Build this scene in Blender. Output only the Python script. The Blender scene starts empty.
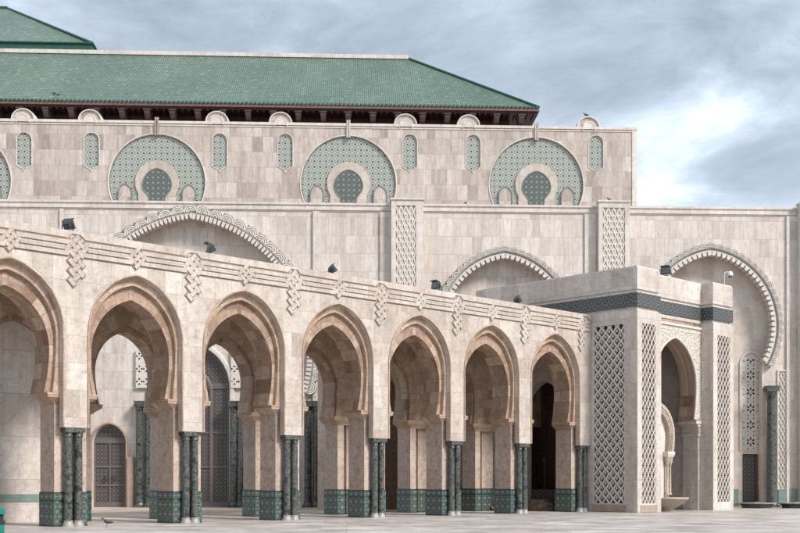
import bpy, math, random
from math import sin, cos, pi, sqrt, atan2, acos, radians as R
from mathutils import Vector, Matrix
from mathutils.geometry import tessellate_polygon
random.seed(7)
S = bpy.context.scene
C = S.collection

# ------------------------------------------------------------------ mesh builder
class MB:
    def __init__(s, xf=None):
        s.v = []; s.f = []; s.xf = xf or Matrix.Identity(4); s.sm = []
    def add(s, vs, fs, smooth=False):
        b = len(s.v)
        s.v += [tuple(s.xf @ Vector(p)) for p in vs]
        s.f += [tuple(b + i for i in f) for f in fs]
        s.sm += [smooth] * len(fs)
    def box(s, x0, x1, y0, y1, z0, z1):
        s.add([(x0,y0,z0),(x1,y0,z0),(x1,y1,z0),(x0,y1,z0),(x0,y0,z1),(x1,y0,z1),(x1,y1,z1),(x0,y1,z1)],
              [(0,3,2,1),(4,5,6,7),(0,1,5,4),(1,2,6,5),(2,3,7,6),(3,0,4,7)])
    def prism(s, outline, y0, y1, holes=()):
        """outline of (x,z) pairs extruded along y, with holes"""
        loops = [list(outline)] + [list(h) for h in holes]
        flat = [p for l in loops for p in l]
        tris = tessellate_polygon([[Vector((p[0], p[1], 0)) for p in l] for l in loops])
        n = len(flat)
        vs = [(p[0], y0, p[1]) for p in flat] + [(p[0], y1, p[1]) for p in flat]
        fs = []
        for t in tris:
            a, b, c = [flat[i] for i in t]
            area = (b[0]-a[0])*(c[1]-a[1]) - (c[0]-a[0])*(b[1]-a[1])
            t = tuple(t) if area > 0 else tuple(reversed(t))
            fs.append(t); fs.append(tuple(n + i for i in reversed(t)))
        base = 0
        for l in loops:
            m = len(l)
            A = sum(l[i][0]*l[(i+1) % m][1] - l[(i+1) % m][0]*l[i][1] for i in range(m))
            flip = (A > 0) == (l is loops[0])
            for i in range(m):
                j = (i+1) % m
                q = (base+i, base+j, n+base+j, n+base+i)
                fs.append(q if not flip else tuple(reversed(q)))
            base += m
        s.add(vs, fs)
    def loft(s, rings, cap=True, smooth=True):
        n = len(rings[0]); vs = [p for r in rings for p in r]; fs = []
        for k in range(len(rings)-1):
            for i in range(n):
                j = (i+1) % n
                fs.append((k*n+i, k*n+j, (k+1)*n+j, (k+1)*n+i))
        s.add(vs, fs, smooth)
        if cap:
            s.add(rings[0], [tuple(reversed(range(n)))]); s.add(rings[-1], [tuple(range(n))])
    def lathe(s, prof, cx=0, cy=0, n=16, smooth=True):
        s.loft([[(cx+r*cos(2*pi*i/n), cy+r*sin(2*pi*i/n), z) for i in range(n)] for r, z in prof], True, smooth)
    def rects(s, prof):
        """stack of rectangles (x0,x1,y0,y1,z)"""
        s.loft([[(a,c,z),(b,c,z),(b,d,z),(a,d,z)] for a,b,c,d,z in prof], True, False)
    def tube(s, path, r, n=6, closed=False):
        P = [Vector(p) for p in path]; m = len(P); rings = []
        for i in range(m):
            if closed: t = P[(i+1) % m] - P[i-1]
            else: t = P[min(i+1, m-1)] - P[max(i-1, 0)]
            t.normalize(); up = Vector((0,1,0)) if abs(t.y) < .9 else Vector((1,0,0))
            a = t.cross(up).normalized(); b = t.cross(a)
            rings.append([tuple(P[i] + a*r*cos(2*pi*k/n) + b*r*sin(2*pi*k/n)) for k in range(n)])
        if closed: rings.append(rings[0])
        s.loft(rings, not closed, True)
    def ribbon(s, path, w, y0, y1, closed=False, bev=.2):
        """flat ribbon in the xz plane following path, width w, between y0 (front) and y1"""
        P = [Vector((p[0], p[1])) for p in path]; m = len(P); L = []; Rr = []
        for i in range(m):
            if closed: d0 = P[i]-P[i-1]; d1 = P[(i+1) % m]-P[i]
            else:
                d0 = P[i]-P[i-1] if i > 0 else P[1]-P[0]
                d1 = P[i+1]-P[i] if i < m-1 else d0
            n0 = Vector((-d0.y, d0.x)).normalized(); n1 = Vector((-d1.y, d1.x)).normalized()
            nn = n0+n1
            if nn.length < 1e-4: nn = n0.copy()
            nn.normalize(); k = 1/max(.45, nn.dot(n0))
            L.append(P[i]+nn*w/2*k); Rr.append(P[i]-nn*w/2*k)
        rings = []
        b = .25*w
        for i in range(m):
            l, r = L[i], Rr[i]; li = l+(r-l)*bev; ri = r+(l-r)*bev; ym = y0+(y1-y0)*(.35 if bev > .1 else .12)
            rings.append([(l.x,y1,l.y),(l.x,ym,l.y),(li.x,y0,li.y),(ri.x,y0,ri.y),(r.x,ym,r.y),(r.x,y1,r.y)])
        if closed: rings.append(rings[0])
        s.loft(rings, not closed, False)

def obj(name, mb, mat, parent=None, loc=None, rot=None):
    me = bpy.data.meshes.new(name)
    me.from_pydata(mb.v, [], mb.f); me.update()
    if any(mb.sm): me.polygons.foreach_set('use_smooth', mb.sm)
    for m in (mat if isinstance(mat, (list, tuple)) else [mat]): me.materials.append(m)
    o = bpy.data.objects.new(name, me); C.objects.link(o)
    if parent: o.parent = parent
    if loc: o.location = loc
    if rot: o.rotation_euler = rot
    return o
def dupe(src, loc, parent=None, rot=None, scale=None):
    o = src.copy(); C.objects.link(o); o.location = loc
    if parent is not None: o.parent = parent
    if rot is not None: o.rotation_euler = rot
    if scale is not None: o.scale = scale
    for ch in list(src.children):
        c = ch.copy(); C.objects.link(c); c.parent = o
        for g in list(ch.children):
            d = g.copy(); C.objects.link(d); d.parent = c
    return o
def thing(name, label, cat, loc=(0,0,0), rz=0, group=None):
    o = bpy.data.objects.new(name, None); C.objects.link(o)
    o.location = loc; o.rotation_euler = (0,0,rz); tag(o, label, cat, group); return o
def tag(o, label, cat, group=None):
    o['label'] = label; o['category'] = cat
    if group: o['group'] = group
def struct(o): o['kind'] = 'structure'; return o

# ------------------------------------------------------------------ materials
class NT:
    def __init__(s, name):
        s.m = bpy.data.materials.new(name); s.m.use_nodes = True
        s.t = s.m.node_tree; s.b = s.t.nodes['Principled BSDF']
    def n(s, typ, **kw):
        o = s.t.nodes.new(typ)
        for k, v in kw.items():
            if isinstance(k, str) and hasattr(o, k): setattr(o, k, v)
            else: o.inputs[k].default_value = v
        return o
    def link(s, a, b): s.t.links.new(a, b)
    def math(s, op, a, b=None, c=None):
        o = s.t.nodes.new('ShaderNodeMath'); o.operation = op
        for i, q in enumerate((a, b, c)):
            if q is None: continue
            if isinstance(q, (int, float)): o.inputs[i].default_value = q
            else: s.link(q, o.inputs[i])
        return o.outputs[0]
    def ramp(s, fac, stops, interp='LINEAR'):
        o = s.t.nodes.new('ShaderNodeValToRGB'); o.color_ramp.interpolation = interp
        e = o.color_ramp.elements
        while len(e) < len(stops): e.new(.5)
        for k, (p, c) in enumerate(stops):
            e[k].position = p; e[k].color = (*c, 1) if len(c) == 3 else c
        s.link(fac, o.inputs[0]); return o.outputs[0]
    def mix(s, fac, a, b, mode='MIX'):
        o = s.t.nodes.new('ShaderNodeMix'); o.data_type = 'RGBA'; o.blend_type = mode
        for i, q in ((0, fac), (6, a), (7, b)):
            if isinstance(q, (int, float)): o.inputs[i].default_value = q
            elif isinstance(q, tuple): o.inputs[i].default_value = (*q, 1) if len(q) == 3 else q
            else: s.link(q, o.inputs[i])
        return o.outputs[2]
    def noise(s, vec, scale, detail=4, rough=.55, dim='3D'):
        o = s.t.nodes.new('ShaderNodeTexNoise'); o.noise_dimensions = dim
        o.inputs['Scale'].default_value = scale; o.inputs['Detail'].default_value = detail
        o.inputs['Roughness'].default_value = rough
        if vec is not None: s.link(vec, o.inputs['Vector'])
        return o.outputs['Fac']
    def comb(s, x, y, z=0.0):
        o = s.t.nodes.new('ShaderNodeCombineXYZ')
        for i, q in enumerate((x, y, z)):
            if isinstance(q, (int, float)): o.inputs[i].default_value = q
            else: s.link(q, o.inputs[i])
        return o.outputs[0]
    def uv(s):
        """box mapping in the object's own space -> (u, v, w) outputs; u runs along the wall, v is up"""
        tc = s.t.nodes.new('ShaderNodeTexCoord')
        p = s.t.nodes.new('ShaderNodeSeparateXYZ'); s.link(tc.outputs['Object'], p.inputs[0])
        q = s.t.nodes.new('ShaderNodeSeparateXYZ'); s.link(tc.outputs['Normal'], q.inputs[0])
        ax = s.math('GREATER_THAN', s.math('ABSOLUTE', q.outputs[0]), .7)
        az = s.math('GREATER_THAN', s.math('ABSOLUTE', q.outputs[2]), .75)
        def sel(f, a, b): return s.math('ADD', s.math('MULTIPLY', f, a), s.math('MULTIPLY', s.math('SUBTRACT', 1, f), b))
        u = sel(ax, p.outputs[1], p.outputs[0]); v = sel(az, p.outputs[1], p.outputs[2])
        s.tc = tc
        return u, v
    def bump(s, h, strength, dist=.02, prev=None):
        o = s.t.nodes.new('ShaderNodeBump'); o.inputs['Strength'].default_value = strength; o.inputs['Distance'].default_value = dist
        s.link(h, o.inputs['Height'])
        if prev is not None: s.link(prev, o.inputs['Normal'])
        s.link(o.outputs[0], s.b.inputs['Normal']); return o.outputs[0]
    def col(s, c): s.link(c, s.b.inputs['Base Color'])
    def rough(s, v):
        if isinstance(v, (int, float)): s.b.inputs['Roughness'].default_value = v
        else: s.link(v, s.b.inputs['Roughness'])

def stone(name, cols, bw=.9, bh=.55, mort=.006, vein=.5, grime=.25, rough=.6, squash=.75, veins=1.0, streak=(1.0,1.0), polar=None):
    """blocks with a random tone each, marble mottling of their own, fine joints, weathering"""
    m = NT(name); u, v = m.uv()
    if polar:
        p = m.t.nodes.new('ShaderNodeSeparateXYZ'); m.link(m.tc.outputs['Object'], p.inputs[0])
        q = m.t.nodes.new('ShaderNodeSeparateXYZ'); m.link(m.tc.outputs['Normal'], q.inputs[0])
        ax_ = m.math('ABSOLUTE', p.outputs[0]); dz = m.math('SUBTRACT', p.outputs[2], polar)
        up = m.math('GREATER_THAN', dz, 0); dn = m.math('SUBTRACT', 1, up)
        rad = m.math('SQRT', m.math('ADD', m.math('MULTIPLY', ax_, ax_), m.math('MULTIPLY', m.math('MULTIPLY', dz, dz), up)))
        v = m.math('ADD', m.math('MULTIPLY', up, m.math('MULTIPLY', m.math('ARCTAN2', dz, ax_), 1.85)), m.math('MULTIPLY', dn, dz))
        v = m.math('ADD', v, 20)
        fr = m.math('GREATER_THAN', m.math('ABSOLUTE', q.outputs[1]), .7)
        u = m.math('ADD', m.math('MULTIPLY', fr, m.math('ADD', rad, 3.1)), m.math('MULTIPLY', m.math('SUBTRACT', 1, fr), p.outputs[1]))
    oi = m.t.nodes.new('ShaderNodeObjectInfo')
    ro = m.math('MULTIPLY', oi.outputs['Random'], 7.3)
    vec = m.comb(m.math('ADD', u, ro), v)
    br = m.n('ShaderNodeTexBrick', offset=.5, squash=squash, squash_frequency=3, offset_frequency=2)
    br.inputs['Color1'].default_value = (0,0,0,1); br.inputs['Color2'].default_value = (1,1,1,1)
    br.inputs['Mortar'].default_value = (.5,.5,.5,1); br.inputs['Scale'].default_value = 1
    br.inputs['Brick Width'].default_value = bw; br.inputs['Row Height'].default_value = bh
    br.inputs['Mortar Size'].default_value = mort; br.inputs['Mortar Smooth'].default_value = .2
    m.link(vec, br.inputs['Vector'])
    sp = m.t.nodes.new('ShaderNodeSeparateColor'); m.link(br.outputs['Color'], sp.inputs[0]); rnd = sp.outputs[0]
    n = len(cols)
    c = m.ramp(rnd, [(i/(n-1), k) for i, k in enumerate(cols)])
    sh = m.math('MULTIPLY', rnd, 37.0)
    v3 = m.comb(m.math('ADD', m.math('MULTIPLY', u, streak[0]), sh), m.math('ADD', m.math('MULTIPLY', v, streak[1]), sh), sh)
    nz = m.noise(v3, 2.6*veins, 8, .72)
    c = m.mix(vein, c, m.ramp(nz, [(.30, (.55,.48,.44)), (.44, (.86,.83,.80)), (.58, (1.03,1.02,1.0)), (.72, (1.12,1.11,1.10))]), 'MULTIPLY')
    nf = m.noise(v3, 13, 8, .78)
    c = m.mix(.85*vein, c, m.ramp(nf, [(.34, (.60,.55,.51)), (.5, (1,1,1)), (.75, (1.1,1.1,1.1))]), 'MULTIPLY')
    # weathering that runs down the wall
    w = m.noise(m.comb(m.math('MULTIPLY', u, 2.6), m.math('MULTIPLY', v, .35), ro), 1.0, 5, .6)
    c = m.mix(grime, c, m.ramp(w, [(.36, (.62,.58,.55)), (.56, (1,1,1))]), 'MULTIPLY')
    big = m.noise(m.comb(u, v, ro), .23, 3, .5)
    c = m.mix(grime, c, m.ramp(big, [(.35, (.80,.78,.77)), (.6, (1.04,1.04,1.04))]), 'MULTIPLY')
    c = m.mix(m.math('MULTIPLY', br.outputs['Fac'], .6), c, (.22,.18,.16))
    m.col(c)
    m.rough(m.math('ADD', rough-.1, m.math('MULTIPLY', nf, .25)))
    h = m.math('SUBTRACT', m.math('MULTIPLY', nf, .25), m.math('MULTIPLY', br.outputs['Fac'], 1.0))
    m.bump(h, .5, .014)
    return m.m

def plain(name, c1, c2=None, sc=3, rough=.5, metal=0, bump=.15):
    m = NT(name); tc = m.t.nodes.new('ShaderNodeTexCoord'); nz = m.noise(tc.outputs['Object'], sc, 5, .6)
    c2 = c2 or tuple(x*.75 for x in c1)
    m.col(m.ramp(nz, [(.3, c2), (.65, c1)])); m.rough(rough); m.b.inputs['Metallic'].default_value = metal
    if bump: m.bump(nz, bump, .01)
    return m.m

def zellige(name, per, stops, mixb=.9, rough=.3, band=None, scale_v=1.0, bump=.2):
    """star-and-cross tile pattern from summed cosines; optional border heights band=(z0,z1)"""
    m = NT(name); u, v = m.uv()
    k = 2*pi/per
    a = m.math('ADD', m.math('COSINE', m.math('MULTIPLY', u, k)), m.math('COSINE', m.math('MULTIPLY', v, k*scale_v)))
    up = m.math('ADD', u, m.math('MULTIPLY', v, scale_v)); um = m.math('SUBTRACT', u, m.math('MULTIPLY', v, scale_v))
    b = m.math('ADD', m.math('COSINE', m.math('MULTIPLY', up, k)), m.math('COSINE', m.math('MULTIPLY', um, k)))
    d = m.math('ADD', m.math('COSINE', m.math('MULTIPLY', u, 2*k)), m.math('COSINE', m.math('MULTIPLY', v, 2*k*scale_v)))
    f = m.math('ADD', a, m.math('ADD', m.math('MULTIPLY', b, mixb), m.math('MULTIPLY', d, .6)))
    f = m.math('ADD', m.math('MULTIPLY', f, .13), .5)
    c = m.ramp(f, stops, 'CONSTANT')
    nz = m.noise(m.comb(u, v), 9, 3, .6)
    c = m.mix(.5, c, m.ramp(nz, [(.3, (.7,.7,.7)), (.7, (1.15,1.15,1.15))]), 'MULTIPLY')
    if band:
        for zz in band:
            e = m.math('LESS_THAN', m.math('ABSOLUTE', m.math('SUBTRACT', v, zz)), .022)
            c = m.mix(e, c, (.012,.03,.026))
    m.col(c); m.rough(rough); m.bump(f, bump, .006)
    return m.m

PINK = [(.43,.36,.31), (.56,.50,.45), (.50,.43,.38), (.60,.55,.505), (.46,.395,.345), (.57,.52,.475), (.54,.475,.425)]
M = {}
M['arcade'] = stone('arcade_stone', PINK, 1.03, .98, .007, .75, .35, veins=1.0)
M['frieze'] = stone('frieze_stone', [(.49,.42,.37), (.57,.51,.46), (.53,.465,.415)], 1.0, 3.0, .008, .7, .35, veins=1.2)
M['facade'] = stone('facade_stone', [(.53,.46,.41), (.67,.615,.57), (.60,.535,.485), (.70,.65,.605), (.57,.51,.465), (.66,.61,.565)], .62, 1.15, .008, .55, .28, veins=1, streak=(1.6,.5))
M['upper'] = stone('upper_stone', [(.37,.305,.265), (.57,.51,.465), (.47,.40,.355), (.61,.56,.52), (.40,.345,.31), (.54,.485,.445), (.51,.44,.39)], .72, 1.05, .011, .7, .35, veins=.9, streak=(1.8,.5))
M['arch'] = stone('arch_stone', [(.35,.235,.165), (.54,.41,.315), (.43,.30,.215), (.60,.49,.40)], .9, .50, .014, .95, .35, veins=1.4, polar=6.7)
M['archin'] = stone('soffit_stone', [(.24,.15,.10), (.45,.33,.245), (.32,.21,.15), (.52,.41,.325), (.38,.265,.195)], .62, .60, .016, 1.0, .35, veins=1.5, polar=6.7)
M['pier'] = stone('pier_stone', [(.46,.365,.305), (.56,.465,.40), (.50,.405,.345), (.59,.51,.45)], 3.0, 1.1, .008, 1.0, .35, veins=1.6)
M['kiosk'] = stone('pavilion_stone', [(.51,.455,.41), (.61,.56,.52), (.55,.495,.45), (.66,.62,.58)], 1.3, 1.7, .008, .7, .3, veins=1.1)
M['plinth'] = stone('plinth_stone', [(.36,.26,.21), (.42,.32,.27), (.39,.28,.23)], 1.1, .6, .004, .6, .25)
M['plinth2'] = plain('tan_carving', (.50,.42,.34), (.30,.24,.19), 12, .7, 0, .5)
M['trim'] = stone('trim_stone', [(.60,.545,.50), (.68,.635,.59), (.64,.585,.54)], 1.6, 3.0, .006, .6, .25)
M['carved'] = plain('carved_stone', (.66,.61,.55), (.50,.45,.40), 6, .65, 0, .3)
M['ringstone'] = plain('scallop_stone', (.66,.61,.56), (.50,.455,.41), 9, .6, 0, .3)
M['greenline'] = plain('green_inlay', (.20,.225,.20), (.12,.14,.125), 8, .4)
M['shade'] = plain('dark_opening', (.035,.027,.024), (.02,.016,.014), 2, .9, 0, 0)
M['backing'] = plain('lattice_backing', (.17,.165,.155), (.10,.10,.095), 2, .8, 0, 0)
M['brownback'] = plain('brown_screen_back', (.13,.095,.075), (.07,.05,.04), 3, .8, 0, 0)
M['wood'] = plain('eaves_wood', (.085,.035,.028), (.04,.018,.015), 5, .6)
M['fascia'] = plain('fascia_wood', (.20,.11,.095), (.12,.06,.05), 6, .6)
M['green'] = plain('green_fascia', (.02,.10,.065), (.012,.06,.04), 3, .5)
M['metal'] = plain('floodlight_metal', (.075,.085,.085), (.03,.035,.036), 9, .45, .5)
M['glass'] = plain('floodlight_glass', (.13,.15,.16), (.08,.09,.1), 4, .15, 0, 0)
M['white'] = plain('white_paint', (.75,.75,.75), (.6,.6,.6), 5, .35)
M['bin'] = plain('bin_plastic', (.0,.19,.155), (.0,.14,.12), 4, .35)
M['pigeon'] = plain('pigeon_feather', (.09,.09,.10), (.03,.03,.035), 25, .7)
M['basecol'] = plain('worn_marble', (.36,.33,.30), (.20,.185,.17), 5, .4)
M['heap'] = plain('tan_cloth', (.24,.18,.12), (.08,.06,.045), 4, .9, 0, .5)
M['zdado'] = zellige('dado_tiles', .36, [(0,(.055,.085,.074)), (.16,(.16,.19,.172)), (.26,(.06,.10,.086)), (.36,(.024,.036,.032)), (.42,(.22,.25,.228)), (.47,(.06,.105,.09)), (.58,(.20,.23,.208)), (.64,(.028,.043,.038)), (.74,(.07,.112,.097)), (.86,(.23,.26,.235))], band=(.03,.93,1.22), bump=.3)
M['zniche'] = zellige('niche_tiles', .40, [(0,(.20,.225,.20)), (.16,(.45,.445,.40)), (.30,(.22,.25,.22)), (.38,(.48,.475,.425)), (.47,(.27,.295,.26)), (.53,(.50,.495,.445)), (.63,(.22,.25,.22)), (.73,(.44,.44,.39)), (.84,(.07,.085,.075))], mixb=1.1)
M['zdark'] = zellige('window_tiles', .36, [(0,(.16,.18,.165)), (.3,(.085,.10,.092)), (.45,(.17,.19,.175)), (.55,(.08,.095,.088)), (.68,(.15,.17,.155)), (.8,(.22,.24,.22))])
M['zband'] = zellige('band_tiles', .46, [(0,(.15,.155,.15)), (.14,(.055,.06,.058)), (.34,(.04,.045,.044)), (.42,(.20,.205,.195)), (.49,(.06,.066,.064)), (.68,(.17,.18,.17)), (.76,(.05,.055,.054))], rough=.42)
M['gate'] = zellige('gate_metal', .26, [(0,(.125,.105,.10)), (.3,(.07,.058,.056)), (.48,(.14,.12,.115)), (.60,(.075,.062,.06)), (.8,(.16,.14,.13))], rough=.45, bump=.8)
M['gateband'] = zellige('gate_band_metal', .2, [(0,(.16,.14,.13)), (.4,(.09,.077,.074)), (.6,(.18,.16,.15))], rough=.4, bump=.6)
M['dadofar'] = plain('pale_green_tile', (.20,.27,.235), (.13,.19,.165), 2.5, .35)

def mk_marble():
    m = NT('green_marble'); tc = m.t.nodes.new('ShaderNodeTexCoord'); oi = m.t.nodes.new('ShaderNodeObjectInfo')
    mp = m.t.nodes.new('ShaderNodeVectorMath'); mp.operation = 'ADD'
    m.link(tc.outputs['Object'], mp.inputs[0]); m.link(m.comb(m.math('MULTIPLY', oi.outputs['Random'], 20), 0, m.math('MULTIPLY', oi.outputs['Random'], 11)), mp.inputs[1])
    n1 = m.noise(mp.outputs[0], 3.2, 8, .72); n2 = m.noise(mp.outputs[0], 11, 6, .7)
    c = m.ramp(n1, [(.3,(.014,.017,.015)), (.44,(.032,.038,.034)), (.50,(.14,.148,.135)), (.54,(.044,.051,.046)), (.66,(.09,.096,.087)), (.78,(.24,.24,.22))])
    c = m.mix(.6, c, m.ramp(n2, [(.35,(.45,.45,.45)), (.65,(1.3,1.3,1.3))]), 'MULTIPLY')
    m.col(c); m.rough(.25); return m.m
M['marble'] = mk_marble()

def mk_roof():
    m = NT('roof_tiles'); tc = m.t.nodes.new('ShaderNodeTexCoord')
    p = m.t.nodes.new('ShaderNodeSeparateXYZ'); m.link(tc.outputs['Object'], p.inputs[0])
    q = m.t.nodes.new('ShaderNodeSeparateXYZ'); m.link(tc.outputs['Normal'], q.inputs[0])
    ax = m.math('GREATER_THAN', m.math('ABSOLUTE', q.outputs[0]), .35)
    u = m.math('ADD', m.math('MULTIPLY', ax, p.outputs[1]), m.math('MULTIPLY', m.math('SUBTRACT', 1, ax), p.outputs[0]))
    v = p.outputs[2]
    br = m.n('ShaderNodeTexBrick', offset=.5, squash=1, offset_frequency=2)
    br.inputs['Color1'].default_value = (0,0,0,1); br.inputs['Color2'].default_value = (1,1,1,1)
    br.inputs['Mortar'].default_value = (0,0,0,1); br.inputs['Scale'].default_value = 1
    br.inputs['Brick Width'].default_value = .30; br.inputs['Row Height'].default_value = .19
    br.inputs['Mortar Size'].default_value = .022; br.inputs['Mortar Smooth'].default_value = .4
    m.link(m.comb(u, v), br.inputs['Vector'])
    sp = m.t.nodes.new('ShaderNodeSeparateColor'); m.link(br.outputs['Color'], sp.inputs[0])
    c = m.ramp(sp.outputs[0], [(0,(.085,.145,.105)), (.35,(.105,.17,.128)), (.6,(.125,.19,.148)), (.8,(.095,.158,.118)), (.95,(.145,.21,.168)), (1,(.19,.25,.205))])
    big = m.noise(m.comb(u, v), .25, 4, .6)
    c = m.mix(.7, c, m.ramp(big, [(.35,(.72,.75,.72)), (.65,(1.18,1.12,1.1))]), 'MULTIPLY')
    pale = m.noise(m.comb(u, m.math('MULTIPLY', v, 1.6)), 5, 4, .7)
    c = m.mix(m.math('MULTIPLY', m.math('GREATER_THAN', pale, .60), .16), c, (.30,.34,.27))
    c = m.mix(m.math('MULTIPLY', br.outputs['Fac'], .85), c, (.03,.06,.045))
    m.col(c); m.rough(.38)
    # each tile swells across its width and steps down its row
    k = m.math('SINE', m.math('MULTIPLY', u, 2*pi/.15))
    m.bump(m.math('ADD', m.math('MULTIPLY', k, .5), m.math('SUBTRACT', sp.outputs[0], m.math('MULTIPLY', br.outputs['Fac'], 1.5))), .6, .05)
    return m.m
M['roof'] = mk_roof()

def mk_floor(name, cols, bw, bh, rough):
    m = NT(name); tc = m.t.nodes.new('ShaderNodeTexCoord')
    rot = m.n('ShaderNodeVectorRotate', rotation_type='Z_AXIS'); rot.inputs['Angle'].default_value = R(-2.6)
    m.link(tc.outputs['Object'], rot.inputs['Vector'])
    br = m.n('ShaderNodeTexBrick', offset=.37, squash=.7, squash_frequency=3, offset_frequency=2)
    br.inputs['Color1'].default_value = (0,0,0,1); br.inputs['Color2'].default_value = (1,1,1,1); br.inputs['Mortar'].default_value = (.3,.3,.3,1)
    br.inputs['Scale'].default_value = 1; br.inputs['Brick Width'].default_value = bw; br.inputs['Row Height'].default_value = bh; br.inputs['Mortar Size'].default_value = .01
    m.link(rot.outputs[0], br.inputs['Vector'])
    sp = m.t.nodes.new('ShaderNodeSeparateColor'); m.link(br.outputs['Color'], sp.inputs[0])
    c = m.ramp(sp.outputs[0], [(i/(len(cols)-1), k) for i, k in enumerate(cols)])
    nz = m.noise(tc.outputs['Object'], .55, 7, .65); nf = m.noise(tc.outputs['Object'], 4, 6, .7)
    c = m.mix(.8, c, m.ramp(nz, [(.35,(.62,.60,.59)), (.6,(1.14,1.12,1.10))]), 'MULTIPLY')
    c = m.mix(.5, c, m.ramp(nf, [(.35,(.78,.76,.75)), (.6,(1.08,1.08,1.08))]), 'MULTIPLY')
    c = m.mix(m.math('MULTIPLY', br.outputs['Fac'], .6), c, (.16,.14,.13))
    m.col(c)
    m.rough(m.math('ADD', rough, m.math('MULTIPLY', m.math('SUBTRACT', nz, .5), .5)))
    m.bump(nf, .08, .01); return m.m
M['floor'] = mk_floor('plaza_marble', [(.37,.335,.315), (.49,.455,.43), (.42,.38,.355), (.56,.525,.50), (.46,.405,.375)], 2.4, 1.2, .42)
M['floor2'] = mk_floor('courtyard_paving', [(.46,.37,.29), (.56,.47,.385), (.50,.41,.33)], 1.8, 1.1, .5)

def mk_stucco():
    m = NT('carved_stucco'); u, v = m.uv(); vec = m.comb(u, v)
    vo = m.n('ShaderNodeTexVoronoi', feature='DISTANCE_TO_EDGE'); vo.inputs['Scale'].default_value = 5.5; vo.inputs['Randomness'].default_value = .75
    m.link(vec, vo.inputs['Vector'])
    v2 = m.n('ShaderNodeTexVoronoi', feature='SMOOTH_F1'); v2.inputs['Scale'].default_value = 13; m.link(vec, v2.inputs['Vector'])
    h = m.math('ADD', m.math('MINIMUM', m.math('MULTIPLY', vo.outputs[0], 6), .6), m.math('MULTIPLY', v2.outputs['Distance'], .9))
    m.col(m.ramp(h, [(.2,(.24,.19,.145)), (.6,(.55,.48,.40)), (.9,(.64,.585,.51))])); m.rough(.7); m.bump(h, .8, .06); return m.m
M['stucco'] = mk_stucco()

def mk_tymp():
    m = NT('tympanum_stone'); tc = m.t.nodes.new('ShaderNodeTexCoord')
    p = m.t.nodes.new('ShaderNodeSeparateXYZ'); m.link(tc.outputs['Object'], p.inputs[0])
    an = m.math('MULTIPLY', m.math('ARCTAN2', p.outputs[2], p.outputs[0]), 4.2)
    ra = m.math('SQRT', m.math('ADD', m.math('MULTIPLY', p.outputs[0], p.outputs[0]), m.math('MULTIPLY', p.outputs[2], p.outputs[2])))
    br = m.n('ShaderNodeTexBrick', offset=.0, squash=1)
    br.inputs['Color1'].default_value = (0,0,0,1); br.inputs['Color2'].default_value = (1,1,1,1); br.inputs['Mortar'].default_value = (.4,.4,.4,1)
    br.inputs['Scale'].default_value = 1; br.inputs['Brick Width'].default_value = 1.0; br.inputs['Row Height'].default_value = 1.55; br.inputs['Mortar Size'].default_value = .006
    m.link(m.comb(an, ra), br.inputs['Vector'])
    sp = m.t.nodes.new('ShaderNodeSeparateColor'); m.link(br.outputs['Color'], sp.inputs[0])
    c = m.ramp(sp.outputs[0], [(0,(.50,.42,.355)), (.4,(.60,.53,.47)), (.7,(.64,.58,.52)), (1,(.53,.46,.39))])
    nz = m.noise(tc.outputs['Object'], 1.6, 6, .65); nf = m.noise(tc.outputs['Object'], 9, 5, .7)
    c = m.mix(.55, c, m.ramp(nz, [(.3,(.68,.62,.58)), (.6,(1.06,1.05,1.04))]), 'MULTIPLY')
    c = m.mix(.4, c, m.ramp(nf, [(.3,(.7,.66,.62)), (.6,(1.05,1.05,1.05))]), 'MULTIPLY')
    m.col(c); m.rough(.6); return m.m
M['tymp'] = mk_tymp()

# ------------------------------------------------------------------ camera, light, sky
F = 1176.0; HZ = 482.0; EYE = 1.6
cam = bpy.data.cameras.new('camera'); co = bpy.data.objects.new('camera', cam); C.objects.link(co); S.camera = co
co.location = (0,0,EYE); co.rotation_euler = (R(90),0,0)
cam.sensor_width = 36; cam.lens = F/800*36; cam.shift_y = (HZ-266.5)/800; cam.clip_end = 5000; cam.clip_start = .1
sd = Vector((.80,-.60,0)).normalized(); EL = 40
sun = bpy.data.lights.new('sun', 'SUN'); so = bpy.data.objects.new('sun', sun); C.objects.link(so)
sun.energy = 3.2; sun.angle = R(15); sun.color = (1,.955,.91)
dv = Vector((sd.x*cos(R(EL)), sd.y*cos(R(EL)), sin(R(EL))))
so.rotation_euler = dv.to_track_quat('Z','Y').to_euler(); so.location = (30,-20,50)
W = bpy.data.worlds.new('World'); S.world = W; W.use_nodes = True
wt = W.node_tree; wn = wt.nodes; bg = wn['Background']
class WT(NT):
    def __init__(s): s.t = wt
w = WT()
sky = wn.new('ShaderNodeTexSky'); sky.sky_type = 'NISHITA'; sky.sun_disc = False
sky.sun_elevation = R(EL); sky.sun_rotation = R(180)-atan2(sd.x, -sd.y); sky.sun_rotation = atan2(sd.x, sd.y)
tc = wn.new('ShaderNodeTexCoord')
sp = wn.new('ShaderNodeSeparateXYZ'); w.link(tc.outputs['Generated'], sp.inputs[0])
SKX, SKY, SKZ = 3.3, 6.1, 8.2
pv = w.comb(w.math('MULTIPLY', sp.outputs[0], 3.6), w.math('MULTIPLY', sp.outputs[1], 3.6), w.math('MULTIPLY', sp.outputs[2], 7.5))
mps = wn.new('ShaderNodeMapping'); mps.inputs['Location'].default_value = (SKX,SKY,SKZ); mps.inputs['Rotation'].default_value = (0,R(-14),0); w.link(pv, mps.inputs['Vector'])
wp = w.noise(mps.outputs[0], 1.1, 3, .5)
vv = wn.new('ShaderNodeVectorMath'); vv.operation = 'ADD'; w.link(mps.outputs[0], vv.inputs[0])
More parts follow.
